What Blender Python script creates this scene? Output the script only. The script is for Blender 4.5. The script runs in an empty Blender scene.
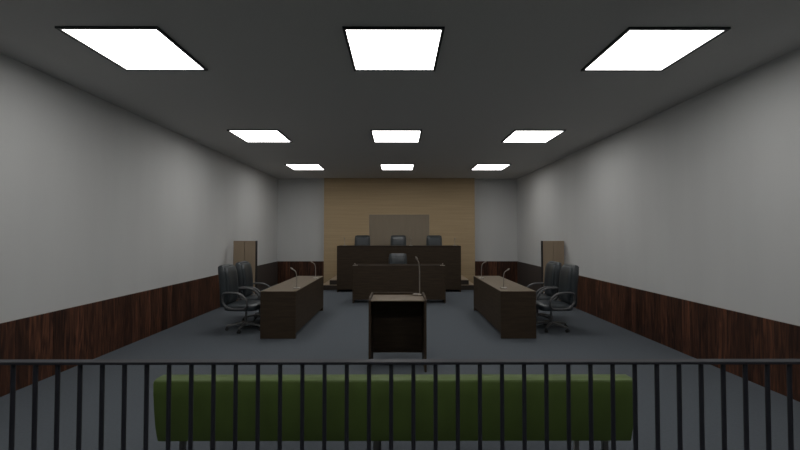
import bpy, bmesh, math, random
from mathutils import Vector, Matrix
random.seed(4)
PI = math.pi
sc = bpy.context.scene
COL = sc.collection
XC = 0.047          # the furniture is laid out about this axis

# ------------------------------------------------------------------ helpers
def newmat(name):
    m = bpy.data.materials.new(name); m.use_nodes = True
    nt = m.node_tree
    return m, nt, nt.nodes['Principled BSDF']

def lnk(nt, a, b): nt.links.new(a, b)

def math_node(nt, op, a, b=None):
    n = nt.nodes.new('ShaderNodeMath'); n.operation = op
    for i, v in enumerate((a, b)):
        if v is None: continue
        if isinstance(v, (int, float)): n.inputs[i].default_value = v
        else: lnk(nt, v, n.inputs[i])
    return n.outputs[0]

def plain(name, col, rough=.6, metal=0., var=.12, scale=30., stretch=(1, 1, 1), bump=0., spec=.5, detail=4):
    """a base colour with a noise variation of its value"""
    m, nt, b = newmat(name)
    tc = nt.nodes.new('ShaderNodeTexCoord'); mp = nt.nodes.new('ShaderNodeMapping')
    mp.inputs['Scale'].default_value = stretch
    lnk(nt, tc.outputs['Object'], mp.inputs['Vector'])
    nz = nt.nodes.new('ShaderNodeTexNoise'); nz.inputs['Scale'].default_value = scale
    nz.inputs['Detail'].default_value = detail
    lnk(nt, mp.outputs[0], nz.inputs['Vector'])
    rp = nt.nodes.new('ShaderNodeValToRGB')
    rp.color_ramp.elements[0].position = .3; rp.color_ramp.elements[1].position = .7
    rp.color_ramp.elements[0].color = tuple(c*(1-var) for c in col)+(1,)
    rp.color_ramp.elements[1].color = tuple(min(1, c*(1+var)) for c in col)+(1,)
    lnk(nt, nz.outputs['Fac'], rp.inputs['Fac']); lnk(nt, rp.outputs[0], b.inputs['Base Color'])
    b.inputs['Roughness'].default_value = rough; b.inputs['Metallic'].default_value = metal
    b.inputs['Specular IOR Level'].default_value = spec
    if bump:
        bp = nt.nodes.new('ShaderNodeBump'); bp.inputs['Strength'].default_value = bump
        bp.inputs['Distance'].default_value = .004
        lnk(nt, nz.outputs['Fac'], bp.inputs['Height']); lnk(nt, bp.outputs[0], b.inputs['Normal'])
    return m

def plank_material():
    """vertical boards of dark reddish wood; board index runs along x+y so it serves every wall"""
    m, nt, b = newmat('rosewood boards')
    tc = nt.nodes.new('ShaderNodeTexCoord'); sp = nt.nodes.new('ShaderNodeSeparateXYZ')
    lnk(nt, tc.outputs['Object'], sp.inputs[0])
    u = math_node(nt, 'ADD', sp.outputs[0], sp.outputs[1])
    q = math_node(nt, 'DIVIDE', u, .145)
    idx = math_node(nt, 'FLOOR', q)
    fr = math_node(nt, 'FRACT', q)
    wn = nt.nodes.new('ShaderNodeTexWhiteNoise'); wn.noise_dimensions = '1D'
    lnk(nt, idx, wn.inputs['W'])
    # grain: stretched noise, shifted for each board
    cb = nt.nodes.new('ShaderNodeCombineXYZ')
    lnk(nt, math_node(nt, 'MULTIPLY', u, 26.), cb.inputs[0])
    lnk(nt, math_node(nt, 'MULTIPLY', sp.outputs[2], 2.2), cb.inputs[1])
    lnk(nt, math_node(nt, 'MULTIPLY', wn.outputs['Value'], 40.), cb.inputs[2])
    nz = nt.nodes.new('ShaderNodeTexNoise'); nz.inputs['Scale'].default_value = 1.; nz.inputs['Detail'].default_value = 6
    nz.inputs['Distortion'].default_value = 1.2
    lnk(nt, cb.outputs[0], nz.inputs['Vector'])
    rp = nt.nodes.new('ShaderNodeValToRGB')
    e = rp.color_ramp.elements
    e[0].position = .33; e[0].color = (.026, .010, .006, 1)
    e[1].position = .72; e[1].color = (.150, .058, .029, 1)
    md = e.new(.5); md.color = (.072, .028, .015, 1)
    lnk(nt, nz.outputs['Fac'], rp.inputs['Fac'])
    k = math_node(nt, 'ADD', math_node(nt, 'MULTIPLY', wn.outputs['Value'], .85), .55)
    gr = math_node(nt, 'GREATER_THAN', fr, .045)
    k2 = math_node(nt, 'MULTIPLY', k, math_node(nt, 'ADD', math_node(nt, 'MULTIPLY', gr, .65), .35))
    hs = nt.nodes.new('ShaderNodeHueSaturation'); lnk(nt, rp.outputs[0], hs.inputs['Color']); lnk(nt, k2, hs.inputs['Value'])
    lnk(nt, hs.outputs[0], b.inputs['Base Color'])
    b.inputs['Roughness'].default_value = .5; b.inputs['Specular IOR Level'].default_value = .35
    bp = nt.nodes.new('ShaderNodeBump'); bp.inputs['Strength'].default_value = .4; bp.inputs['Distance'].default_value = .004
    lnk(nt, gr, bp.inputs['Height']); lnk(nt, bp.outputs[0], b.inputs['Normal'])
    return m

def emit(name, col, s):
    m, nt, b = newmat(name)
    b.inputs['Base Color'].default_value = (.8, .8, .8, 1)
    b.inputs['Emission Color'].default_value = col+(1,); b.inputs['Emission Strength'].default_value = s
    return m

LAMP = 6.9
M = dict(
    plaster=plain('grey plaster', (.655, .66, .655), .9, var=.02, scale=3.0, stretch=(1, 1, .15), spec=.2),
    ceiling=plain('ceiling paint', (.54, .535, .525), .95, var=.015, scale=40., spec=.1),
    carpet=plain('slate blue carpet', (.116, .131, .148), .97, var=.05, scale=45., bump=.3, spec=.1, detail=8),
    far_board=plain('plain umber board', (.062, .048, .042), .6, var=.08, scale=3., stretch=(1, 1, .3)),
    boards=plank_material(),
    oak=plain('pale oak panel', (.50, .375, .225), .75, spec=.3, var=.07, scale=2.2, stretch=(.35, 1, 14), detail=7),
    oak_frame=plain('pale oak frame', (.50, .39, .25), .7, var=.04, scale=3., stretch=(1, 1, 6)),
    door=plain('taupe door veneer', (.29, .24, .18), .7, spec=.3, var=.04, scale=3., stretch=(4, 1, .6), detail=6),
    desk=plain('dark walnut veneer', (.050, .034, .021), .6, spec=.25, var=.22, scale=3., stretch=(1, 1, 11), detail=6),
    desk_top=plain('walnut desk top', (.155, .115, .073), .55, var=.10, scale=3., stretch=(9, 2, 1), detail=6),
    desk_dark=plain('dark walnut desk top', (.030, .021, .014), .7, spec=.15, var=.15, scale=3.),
    step=plain('walnut step', (.042, .029, .021), .55, var=.15, scale=3., stretch=(1, 9, 9)),
    tread=plain('oak tread', (.46, .36, .25), .5, var=.08, scale=3., stretch=(1, 9, 1)),
    screen=plain('tan laminate', (.36, .275, .19), .6, var=.05, scale=3., stretch=(5, 1, .5)),
    black=plain('black edge', (.008, .008, .009), .6, var=.1),
    leather=plain('black leather', (.032, .040, .046), .36, spec=.7, var=.12, scale=60., bump=.25),
    armp=plain('charcoal arm plastic', (.075, .077, .080), .4, var=.1),
    base=plain('dull grey metal', (.22, .22, .22), .35, .5, var=.1),
    caster=plain('caster rubber', (.02, .02, .02), .6, var=.1),
    rail=plain('dark painted steel', (.022, .023, .031), .5, .0, var=.1),
    green=plain('green vinyl', (.088, .140, .028), .55, var=.12, scale=7., stretch=(1, 1, .5), bump=.1),
    leg=plain('satin steel', (.3, .29, .27), .4, .4, var=.1),
    mic=plain('brushed mic metal', (.42, .38, .34), .35, .7, var=.1),
    mic_head=plain('mic foam', (.05, .05, .05), .8, var=.2, scale=300.),
    frame=plain('black light frame', (.012, .016, .020), .5, var=.1),
    lamp=emit('lit diffuser', (1., .985, .96), LAMP),
)

def link(o, parent=None):
    COL.objects.link(o)
    if parent: o.parent = parent
    return o

def finish(bm, name, mat, parent=None, smooth=False, flat_angle=None):
    bmesh.ops.recalc_face_normals(bm, faces=bm.faces)
    me = bpy.data.meshes.new(name); bm.to_mesh(me); bm.free()
    mats = mat if isinstance(mat, (list, tuple)) else [mat]
    for k in mats: me.materials.append(k)
    if smooth:
        for p in me.polygons: p.use_smooth = True
        try: me.set_sharp_from_angle(angle=math.radians(flat_angle or 40))
        except Exception: pass
    return link(bpy.data.objects.new(name, me), parent)

def add_box(bm, x0, x1, y0, y1, z0, z1, bevel=0., seg=1):
    r = bmesh.ops.create_cube(bm, size=1)
    vs = r['verts']
    for v in vs:
        v.co = Vector((x0 if v.co.x < 0 else x1, y0 if v.co.y < 0 else y1, z0 if v.co.z < 0 else z1))
    if bevel:
        es = list({e for v in vs for e in v.link_edges})
        bmesh.ops.bevel(bm, geom=es, offset=bevel, segments=seg, profile=.5, affect='EDGES', clamp_overlap=True)
    return bm

def box(name, mat, parent, *d, bevel=.003, seg=1, smooth=False):
    bm = bmesh.new(); add_box(bm, *d, bevel=bevel, seg=seg)
    return finish(bm, name, mat, parent, smooth)

def smooth_path(pts, n=6):
    P = [Vector(p) for p in pts]; out = []
    for i in range(len(P)-1):
        p0 = P[max(i-1, 0)]; p1 = P[i]; p2 = P[i+1]; p3 = P[min(i+2, len(P)-1)]
        for k in range(n):
            t = k/n
            out.append(.5*((2*p1)+(-p0+p2)*t+(2*p0-5*p1+4*p2-p3)*t*t+(-p0+3*p1-3*p2+p3)*t**3))
    out.append(P[-1]); return out

def add_tube(bm, pts, ra, rb=None, seg=10, side=None, closed=False):
    """sweep an ellipse; ra across `side`, rb across the other axis; ra may be a list of radii"""
    n = len(pts); rings = []
    for i, p in enumerate(pts):
        p = Vector(p)
        a = Vector(pts[(i-1) % n] if closed else pts[max(i-1, 0)]); b = Vector(pts[(i+1) % n] if closed else pts[min(i+1, n-1)])
        t = (b-a).normalized()
        s = Vector(side) if side else (Vector((0, 0, 1)).cross(t) if abs(t.z) < .9 else Vector((1, 0, 0)))
        s = (s - t*s.dot(t)).normalized(); u = t.cross(s).normalized()
        A = ra[i] if isinstance(ra, (list, tuple)) else ra
        B = A if rb is None else rb
        rings.append([bm.verts.new(p+s*A*math.cos(2*PI*k/seg)+u*B*math.sin(2*PI*k/seg)) for k in range(seg)])
    for i in range(n if closed else n-1):
        r0 = rings[i]; r1 = rings[(i+1) % n]
        for k in range(seg):
            bm.faces.new((r0[k], r0[(k+1) % seg], r1[(k+1) % seg], r1[k]))
    if not closed:
        bm.faces.new(rings[0][::-1]); bm.faces.new(rings[-1])

def tube(name, mat, parent, pts, ra, rb=None, **k):
    bm = bmesh.new(); add_tube(bm, pts, ra, rb, **k)
    return finish(bm, name, mat, parent, True)

def lathe(name, mat, parent, prof, c=(0, 0, 0), seg=20, axis='Z'):
    bm = bmesh.new(); rings = []
    for r, z in prof:
        ring = []
        for k in range(seg):
            a = 2*PI*k/seg
            v = Vector((r*math.cos(a), r*math.sin(a), z))
            if axis == 'X': v = Vector((v.z, v.x, v.y))
            ring.append(bm.verts.new(v+Vector(c)))
        rings.append(ring)
    for i in range(len(rings)-1):
        for k in range(seg):
            bm.faces.new((rings[i][k], rings[i][(k+1) % seg], rings[i+1][(k+1) % seg], rings[i+1][k]))
    bm.faces.new(rings[0][::-1]); bm.faces.new(rings[-1])
    return finish(bm, name, mat, parent, True)

def extrude_profile(name, mat, parent, prof, x0, x1, bevel=0, seg=2):
    """closed (y,z) profile extruded along x"""
    bm = bmesh.new()
    a = [bm.verts.new((x0, y, z)) for y, z in prof]; b = [bm.verts.new((x1, y, z)) for y, z in prof]
    n = len(prof)
    bm.faces.new(a); bm.faces.new(b[::-1])
    for i in range(n): bm.faces.new((a[i], a[(i+1) % n], b[(i+1) % n], b[i]))
    if bevel:
        bmesh.ops.recalc_face_normals(bm, faces=bm.faces)
        bmesh.ops.bevel(bm, geom=[e for e in bm.edges], offset=bevel, segments=seg, affect='EDGES', clamp_overlap=True)
    return finish(bm, name, mat, parent, True, 50)

def tag(o, label, cat, group=None):
    o['label'] = label; o['category'] = cat
    if group: o['group'] = group
    return o

def thing(name, loc, label, cat, group=None, rz=0.):
    o = bpy.data.objects.new(name, None); o.empty_display_size = .1
    COL.objects.link(o); o.location = loc; o.rotation_euler = (0, 0, rz)
    return tag(o, label, cat, group)

def copy_tree(o, parent=None):
    c = o.copy(); COL.objects.link(c); c.parent = parent
    for ch in list(o.children): copy_tree(ch, c)
    return c

def place(src, loc, rz, label, cat=None, group=None):
    c = copy_tree(src); c.location = loc; c.rotation_euler = (0, 0, rz)
    c['label'] = label
    if group: c['group'] = group
    return c

def structure(o):
    o['kind'] = 'structure'; return o

# ------------------------------------------------------------------ room shell
HX = 3.88; H = 3.38; YF = 12.62; YB = -4.4; T = .12
structure(box('floor', M['carpet'], None, -HX-T, HX+T, YB-T, YF+T, -.1, 0, bevel=0))
structure(box('ceiling', M['ceiling'], None, -HX-T, HX+T, YB-T, YF+T, H, H+.1, bevel=0))
structure(box('wall_left', M['plaster'], None, -HX-T, -HX, YB, YF, 0, H, bevel=0))
structure(box('wall_right', M['plaster'], None, HX, HX+T, YB, YF, 0, H, bevel=0))
structure(box('wall_back', M['plaster'], None, -HX, HX, YF, YF+T, 0, H, bevel=0))
structure(box('wall_front', M['plaster'], None, -HX, HX, YB-T, YB, 0, H, bevel=0))
YS = 9.1; WH = .72; WT = .018
PX0, PX1, PY = -2.34, 2.46, 12.40
structure(box('trim_left', M['boards'], None, -HX, -HX+WT, YB+WT, YS, 0, WH, bevel=.002))
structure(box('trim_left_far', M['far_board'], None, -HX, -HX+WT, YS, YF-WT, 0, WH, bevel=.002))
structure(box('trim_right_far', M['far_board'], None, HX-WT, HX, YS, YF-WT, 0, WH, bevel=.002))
structure(box('trim_right', M['boards'], None, HX-WT, HX, YB+WT, YS, 0, WH, bevel=.002))
structure(box('trim_back_left', M['boards'], None, -HX, PX0, YF-WT, YF, 0, WH, bevel=.002))
structure(box('trim_back_right', M['boards'], None, PX1, HX, YF-WT, YF, 0, WH, bevel=.002))
structure(box('trim_front', M['boards'], None, -HX, HX, YB, YB+WT, 0, WH, bevel=.002))
# oak feature wall standing proud of the back wall, with an opening for the judges' door
DX0, DX1, DZ = -.90, 1.01, 2.215
bm = bmesh.new()
add_box(bm, PX0, DX0, PY, YF, 0, H); add_box(bm, DX1, PX1, PY, YF, 0, H); add_box(bm, DX0, DX1, PY, YF, DZ, H)
structure(finish(bm, 'wall_oak_panel', M['oak']))
dr = structure(box('door_1', M['door'], None, DX0+.002, DX1-.002, PY+.006, PY+.05, .48, DZ-.002, bevel=.002))
bm = bmesh.new(); fw = .02
add_box(bm, DX0-fw, DX0, PY-.004, PY+.02, .45, DZ+fw); add_box(bm, DX1, DX1+fw, PY-.004, PY+.02, .45, DZ+fw)
add_box(bm, DX0, DX1, PY-.004, PY+.02, DZ, DZ+fw)
structure(finish(bm, 'trim_1', M['oak_frame']))

# ------------------------------------------------------------------ ceiling lights
LW = .88
rows = [(.445, 'fourth'), (3.745, 'nearest'), (7.05, 'middle'), (10.30, 'farthest')]  # fourth row is unseen, added to light the near walls and green bench
def make_light():
    r = thing('ceiling_light', (0, 0, H), '', 'ceiling light', 'square ceiling panel lights')
    bm = bmesh.new(); a = LW/2; b = a-.026
    for d in ((-a, a, -a, -b), (-a, a, b, a), (-a, -b, -b, b), (b, a, -b, b)):
        add_box(bm, d[0], d[1], d[2], d[3], -.018, 0)
    finish(bm, 'frame', M['frame'], r)
    box('diffuser', M['lamp'], r, -b, b, -b, b, -.010, 0, bevel=0)
    return r
side = {-1: 'on the left', 0: 'in the centre', 1: 'on the right'}
L0 = None
for y, w in rows:
    for s in (-1, 0, 1):
        where = (f'lit square white ceiling panel in the {w} row, {side[s]}' if y > 1 else
                 f'lit square ceiling panel added overhead out of view to light the near walls and bench, {side[s]}')
        if L0 is None: L0 = make_light(); o = L0
        else: o = copy_tree(L0)
        o.location = (s*2.46+(.035 if s < 0 and y > 10 else .012 if s < 0 and y > 5 else 0), y, H); o['label'] = where

# ------------------------------------------------------------------ desks
def desk(name, x0, x1, y0, y1, h, label, cat, front='-y', gap=.08, top='desk_top', t=.008, w=.03):
    """top, two end panels down to the floor, a front panel hung clear of it"""
    r = thing(name, ((x0+x1)/2, (y0+y1)/2, 0), label, cat)
    a, b = (x1-x0)/2, (y1-y0)/2
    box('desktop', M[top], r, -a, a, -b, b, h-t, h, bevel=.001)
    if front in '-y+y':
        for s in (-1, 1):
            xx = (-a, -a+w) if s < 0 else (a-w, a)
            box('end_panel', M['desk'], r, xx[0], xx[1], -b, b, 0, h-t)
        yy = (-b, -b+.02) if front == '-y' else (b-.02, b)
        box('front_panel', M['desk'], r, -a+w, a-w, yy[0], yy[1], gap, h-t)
    else:
        for s in (-1, 1):
            yy = (-b, -b+w) if s < 0 else (b-w, b)
            box('end_panel', M['desk'], r, -a, a, yy[0], yy[1], 0, h-t)
        xx = (-a, -a+.02) if front == '-x' else (a-.02, a)
        box('front_panel', M['desk'], r, xx[0], xx[1], -b+w, b-w, gap, h-t)
    return r

# side tables of the two parties
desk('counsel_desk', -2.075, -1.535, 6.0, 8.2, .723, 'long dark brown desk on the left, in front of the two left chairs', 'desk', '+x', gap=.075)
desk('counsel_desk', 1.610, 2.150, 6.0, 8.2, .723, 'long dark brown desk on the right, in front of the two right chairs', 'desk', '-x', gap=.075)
# clerk's desk
desk('clerk_desk', XC-1.075, XC+1.08, 9.04, 9.64, .862, 'dark brown desk below the high bench, a single chair behind it', 'desk', '-y', gap=.08, top='desk_dark')
# judges' bench
r = thing('judges_bench', (XC, 10.76, 0), 'tall wide dark brown bench with three chairs behind it', 'bench')
a = 1.71; h = 1.27
box('desktop', M['desk_dark'], r, -a, a, 0, .50, h-.035, h)
for s in (-1, 1):
    box('end_panel', M['desk'], r, min(s*a, s*(a-.035)), max(s*a, s*(a-.035)), 0, .40, 0, h-.035)
box('front_panel', M['desk'], r, -a+.035, a-.035, 0, .025, .075, h-.035)

# witness stand
def lectern():
    x0, x1, y0, y1, h = -.306, .367, 4.55, 5.02, .828
    r = thing('witness_stand', ((x0+x1)/2, (y0+y1)/2, 0), 'small dark brown stand with raised rim and open back, alone in the middle', 'lectern')
    a, b = (x1-x0)/2, (y1-y0)/2
    t = .024
    box('desktop', M['desk_top'], r, -a+t, a-t, -b, b-.02, h-.012, h-.002, bevel=.001)
    for s in (-1, 1):
        bm = bmesh.new()
        xs = sorted((s*a, s*(a-t)))
        # side panel whose upper edge stands proud as the rim, sloped down at the near end
        prof = [(-b, 0), (b, 0), (b, h+.028), (-b+.06, h+.028), (-b, h+.002)]
        A = [bm.verts.new((xs[0], y, z)) for y, z in prof]; B = [bm.verts.new((xs[1], y, z)) for y, z in prof]
        bm.faces.new(A); bm.faces.new(B[::-1])
        for i in range(5): bm.faces.new((A[i], A[(i+1) % 5], B[(i+1) % 5], B[i]))
        finish(bm, 'side_panel', M['desk'], r)
    box('front_panel', M['desk'], r, -a+t, a-t, b-.02, b, .10, h+.028)
    box('cross_bar', M['desk'], r, -a+t, a-t, b-.05, b-.02, .10, .13)
    return r
lectern()

# ------------------------------------------------------------------ steps and platform
r = thing('platform', (0, 11.18, 0), 'dark stepped platform under and beside the high bench', 'platform')
d = PY-.001-11.18
for i, (x0, x1, z0, z1) in enumerate(((-2.15, 2.21, 0, .152), (-1.935, 2.04, .152, .297), (-1.66, 1.75, .297, .475))):
    y0 = 0
    st = box('step', M['step'], r, x0, x1, y0, d, z0, z1-.02)
    box('tread', M['tread'], st, x0, x1, y0, d, z1-.02, z1)

# ------------------------------------------------------------------ chairs
def pad(name, mat, parent, x0, x1, y0, y1, z0, z1, bevel, bend=0., taper=0., crown=0., seg=4):
    bm = bmesh.new(); add_box(bm, x0, x1, y0, y1, z0, z1)
    bmesh.ops.subdivide_edges(bm, edges=list(bm.edges), cuts=5, use_grid_fill=True)
    cx, cy, cz = (x0+x1)/2, (y0+y1)/2, (z0+z1)/2
    hx, hy, hz = (x1-x0)/2, (y1-y0)/2, (z1-z0)/2
    for v in bm.verts:
        p = Vector((v.co.x-cx, v.co.y-cy, v.co.z-cz))
        # rounded box by clamping to the inner box and pushing out by the radius
        q = Vector([max(-(hh-bevel), min(hh-bevel, c)) for c, hh in zip(p, (hx, hy, hz))])
        dd = p-q
        if dd.length > 1e-6:
            dirn = Vector([c/bevel for c in dd]); L = dirn.length
            dd = dd/L if L > 1 else dd
        p = q+dd
        u = p.x/hx; w = p.z/hz
        p.x *= 1-taper*(w+1)/2
        p.y += bend*u*u*-1 + crown*0
        p.y += .02*(w*w-1)*(1 if bend else 0)
        v.co = p+Vector((cx, cy, cz))
    o = finish(bm, name, mat, parent, True, 80)
    return o

def make_chair():
    r = thing('office_chair', (0, 0, 0), '', 'chair')
    L = M['leather']
    # seat: front is -y
    pad('seat', L, r, -.26, .26, -.27, .27, .335, .455, .055)
    pn = box('seat_plate', M['caster'], r, -.14, .14, -.12, .14, .325, .365, bevel=.01)
    bk = pad('backrest', L, r, -.245, .245, .262, .395, .42, 1.112, .06, bend=.02, taper=.03)
    bk.rotation_euler = (-.07, 0, 0); bk.location = (0, -.045, .0)
    pad('back_cushion', L, bk, -.205, .205, .228, .32, .48, 1.075, .045, bend=.02, taper=.02)
    box('back_bracket', M['caster'], r, -.05, .05, .10, .34, .330, .36, bevel=.008)
    for s in (-1, 1):
        x = s*.275
        pts = smooth_path([(x, -.09, .385), (x, -.125, .45), (x, -.11, .53), (x, -.05, .60), (x, .04, .64),
                           (x, .14, .648), (x, .245, .64), (x, .272, .575), (x, .262, .48), (x, .20, .41)], 4)
        pts += [Vector((x, .15, .39)), Vector((x, .05, .383)), Vector((x, -.03, .383))]
        tube('armrest', M['armp'], r, pts, .027, .018, side=(1, 0, 0), closed=True)
    lathe('gas_lift', M['base'], r, [(.027, .10), (.027, .22), (.016, .225), (.016, .335)], seg=14)
    lathe('hub', M['base'], r, [(.03, .07), (.04, .075), (.042, .11), (.03, .13)], seg=16)
    for k in range(5):
        a = math.radians(90+72*k+18)
        c, s_ = math.cos(a), math.sin(a)
        leg = tube('base_leg', M['base'], r, [(c*.025, s_*.025, .105), (c*.15, s_*.15, .098), (c*.285, s_*.285, .078), (c*.30, s_*.30, .072)],
                   [.022, .019, .014, .010])
        cx, cy = c*.29, s_*.29
        bm = bmesh.new()
        for e in (-.014, .014):
            n = Vector((-s_, c, 0))
            m = bmesh.ops.create_cone(bm, cap_ends=True, segments=14, radius1=.026, radius2=.026, depth=.018)
            rot = Vector((0, 0, 1)).rotation_difference(n).to_matrix().to_4x4()
            bmesh.ops.transform(bm, matrix=Matrix.Translation(Vector((cx, cy, .027))+n*e) @ rot, verts=m['verts'])
        add_box(bm, cx-.008, cx+.008, cy-.008, cy+.008, .03, .078)
        finish(bm, 'caster', M['caster'], leg, True)
    return r
chair = make_chair()
chair.location = (XC-2.575, 6.60, 0); chair.rotation_euler = (0, 0, PI/2)
chair['label'] = 'black leather armchair on casters on the left, the one nearer the railing'
CX = 2.565
place(chair, (XC-2.575, 7.28, 0), PI/2, 'black leather armchair on casters on the left, the one farther from the railing')
place(chair, (XC+CX, 6.60, 0), -PI/2, 'black leather armchair on casters on the right, the one nearer the railing')
place(chair, (XC+CX, 7.28, 0), -PI/2, 'black leather armchair on casters on the right, the one farther from the railing')
place(chair, (XC-.03, 9.98, 0), 0, 'black chair back showing over the low desk in front of the high bench')
for dx, w in ((-1.10, 'left one of the three behind the high bench'), (0, 'middle one of the three behind the high bench'), (1.10, 'right one of the three behind the high bench')):
    place(chair, (XC-.02+dx, 11.66, .475), 0, 'black chair back, '+w)

# ------------------------------------------------------------------ microphones
def make_mic(label, loc, rise=.33, reach=.05, rz=0., bw=.075, bd=.045, head=.05, r0=.007, off=0):
    """gooseneck standing up and curling towards -y at the top"""
    r = thing('gooseneck_microphone', loc, label, 'microphone', None, rz)
    box('base', M['mic'], r, -bw+off, bw+off, -bd, bd, 0, .014, bevel=.005, seg=2)
    pts = smooth_path([(0, 0, .012), (0, 0, rise*.45), (0, -.004, rise*.72), (0, -reach*.35, rise*.90), (0, -reach, rise)], 5)
    tube('stem', M['mic'], r, pts, r0, seg=8)
    e = pts[-1]; t = (pts[-1]-pts[-3]).normalized()
    tube('microphone_head', M['mic'], r, [e, e+t*.006, e+t*head*.6, e+t*head], [.008, .012, .012, .006], seg=10)
    return r
TD = .723
make_mic('gooseneck microphone near the front end of the left long desk', (-1.605, 6.32, TD), .305, .06, rz=-PI/2, bw=.05, bd=.05)
make_mic('gooseneck microphone at the far end of the left long desk', (-1.600, 7.72, TD), .315, .06, rz=-PI/2, bw=.05, bd=.05)
make_mic('gooseneck microphone near the front end of the right long desk', (1.735, 6.32, TD), .29, .06, rz=PI/2, bw=.05, bd=.05)
make_mic('gooseneck microphone at the far end of the right long desk', (1.675, 7.72, TD), .315, .06, rz=PI/2, bw=.05, bd=.05)
make_mic('tall gooseneck microphone standing on the right of the witness stand', (.306, 4.922, .832), .45, .065, rz=-.5, bw=.056, bd=.028, off=-.03, head=.06, r0=.0075)
make_mic('small microphone on the left end of the low desk', (-.975, 9.12, .862), .05, .045, bw=.055, bd=.04, r0=.005, head=.03)
make_mic('small microphone on the right end of the low desk', (1.06, 9.12, .862), .05, .045, bw=.055, bd=.04, r0=.005, head=.03)
for x, w in ((-1.50, 'far left of the high bench, left of the left chair'), (.385, 'high bench, just right of the middle chair'), (1.635, 'far right of the high bench, right of the right chair')):
    make_mic('small thin microphone on the '+w, (x, 11.12, 1.27), .20, .04, bw=.05, bd=.04, r0=.0055, head=.05)

# ------------------------------------------------------------------ partition screens beside the walls
def screen(x0, x1, label, dark):
    y = 8.97; h = 1.44
    r = thing('partition_screen', ((x0+x1)/2, y, 0), label, 'partition')
    a = (x1-x0)/2; e = .012
    l, g = (-a+e, a) if dark < 0 else (-a, a-e)
    m = (l+g)/2
    box('leaf', M['screen'], r, l, m-.003, 0, .09, 0, h)
    box('leaf', M['screen'], r, m+.003, g, 0, .09, 0, h)
    dx = (-a, -a+e) if dark < 0 else (a-e, a)
    o = box('edge_strip', M['black'], r, dx[0], dx[1], -.004, .095, 0, h+.004, bevel=.001)
    o['label'] = 'black edge strip'
    return r
screen(-3.755, -3.235, 'tan wooden panel with black edge against the left wall, behind the left chairs', 1)
screen(3.345, 3.845, 'tan wooden panel with black edge against the right wall, behind the right chairs', -1)

# ------------------------------------------------------------------ green bench
def bench():
    r = thing('padded_bench', (.021, 2.62, 0), 'long green padded bench seen from behind through the railing', 'bench')
    a = 1.443; y = -2.62
    prof = [(2.405+y, .338), (2.394+y, .375), (2.378+y, .44), (2.366+y, .53), (2.357+y, .62), (2.353+y, .702), (2.361+y, .719), (2.385+y, .727), (2.455+y, .725), (2.485+y, .70), (2.53+y, .36), (2.50+y, .338)]
    extrude_profile('backrest', M['green'], r, prof, -a, a, .003, 2)
    pad('seat', M['green'], r, -a, a, 2.515+y, 2.98+y, .34, .455, .045)
    for x in (-1.34, -.12, 1.33):
        box('frame_bar', M['leg'], r, x-.02, x+.02, 2.49+y, 2.94+y, .30, .34)
        for yy in (2.50, 2.90):
            box('leg', M['leg'], r, x-.016, x+.016, yy+y-.016, yy+y+.016, 0, .30)
bench()

# ------------------------------------------------------------------ railing
r = thing('railing', (0, 1.850, 0), 'black metal railing with upright bars across the foreground', 'railing')
box('top_rail', M['rail'], r, -HX+.02, HX-.02, -.018, .028, .990, 1.003, bevel=.002)
box('bottom_rail', M['rail'], r, -HX+.02, HX-.02, -.012, .012, .07, .085, bevel=.002)
bars = [.1145+k*.1043 for k in range(-40, 40)]
bars = [x for x in bars if abs(x) < HX-.03]
b0 = None
for i, x in enumerate(bars):
    if b0 is None: b0 = lathe('baluster', M['rail'], r, [(.0100, 0), (.0100, .990)], seg=12); o = b0
    else: o = b0.copy(); COL.objects.link(o); o.parent = r
    o.location = (x, 0, 0)

# ------------------------------------------------------------------ world, camera, colour
w = bpy.data.worlds.new('World'); sc.world = w; w.use_nodes = True
w.node_tree.nodes['Background'].inputs[0].default_value = (.02, .02, .022, 1)
cam = bpy.data.cameras.new('camera'); co = bpy.data.objects.new('camera', cam); COL.objects.link(co)
cam.sensor_width = 36; cam.lens = 390/800*36; cam.clip_start = .05
co.location = (.047, 0, 1.6)
co.rotation_euler = (PI/2+math.atan(9/390), 0, -math.atan(1/390))
sc.camera = co
vs = sc.view_settings
vs.view_transform = 'Standard'; vs.look = 'None'; vs.exposure = 0.; vs.gamma = 1.; vs.use_curve_mapping = False

# ------------------------------------------------------------------ groups of repeats
GR = {'chair': 'black office chairs around the courtroom', 'microphone': 'gooseneck microphones on the desks',
      'partition': 'tan wooden panels beside the side walls'}
for o in COL.objects:
    if o.parent is None and o.get('category') in GR: o['group'] = GR[o['category']]
    if o.name.startswith('counsel_desk'): o['group'] = 'long side desks'
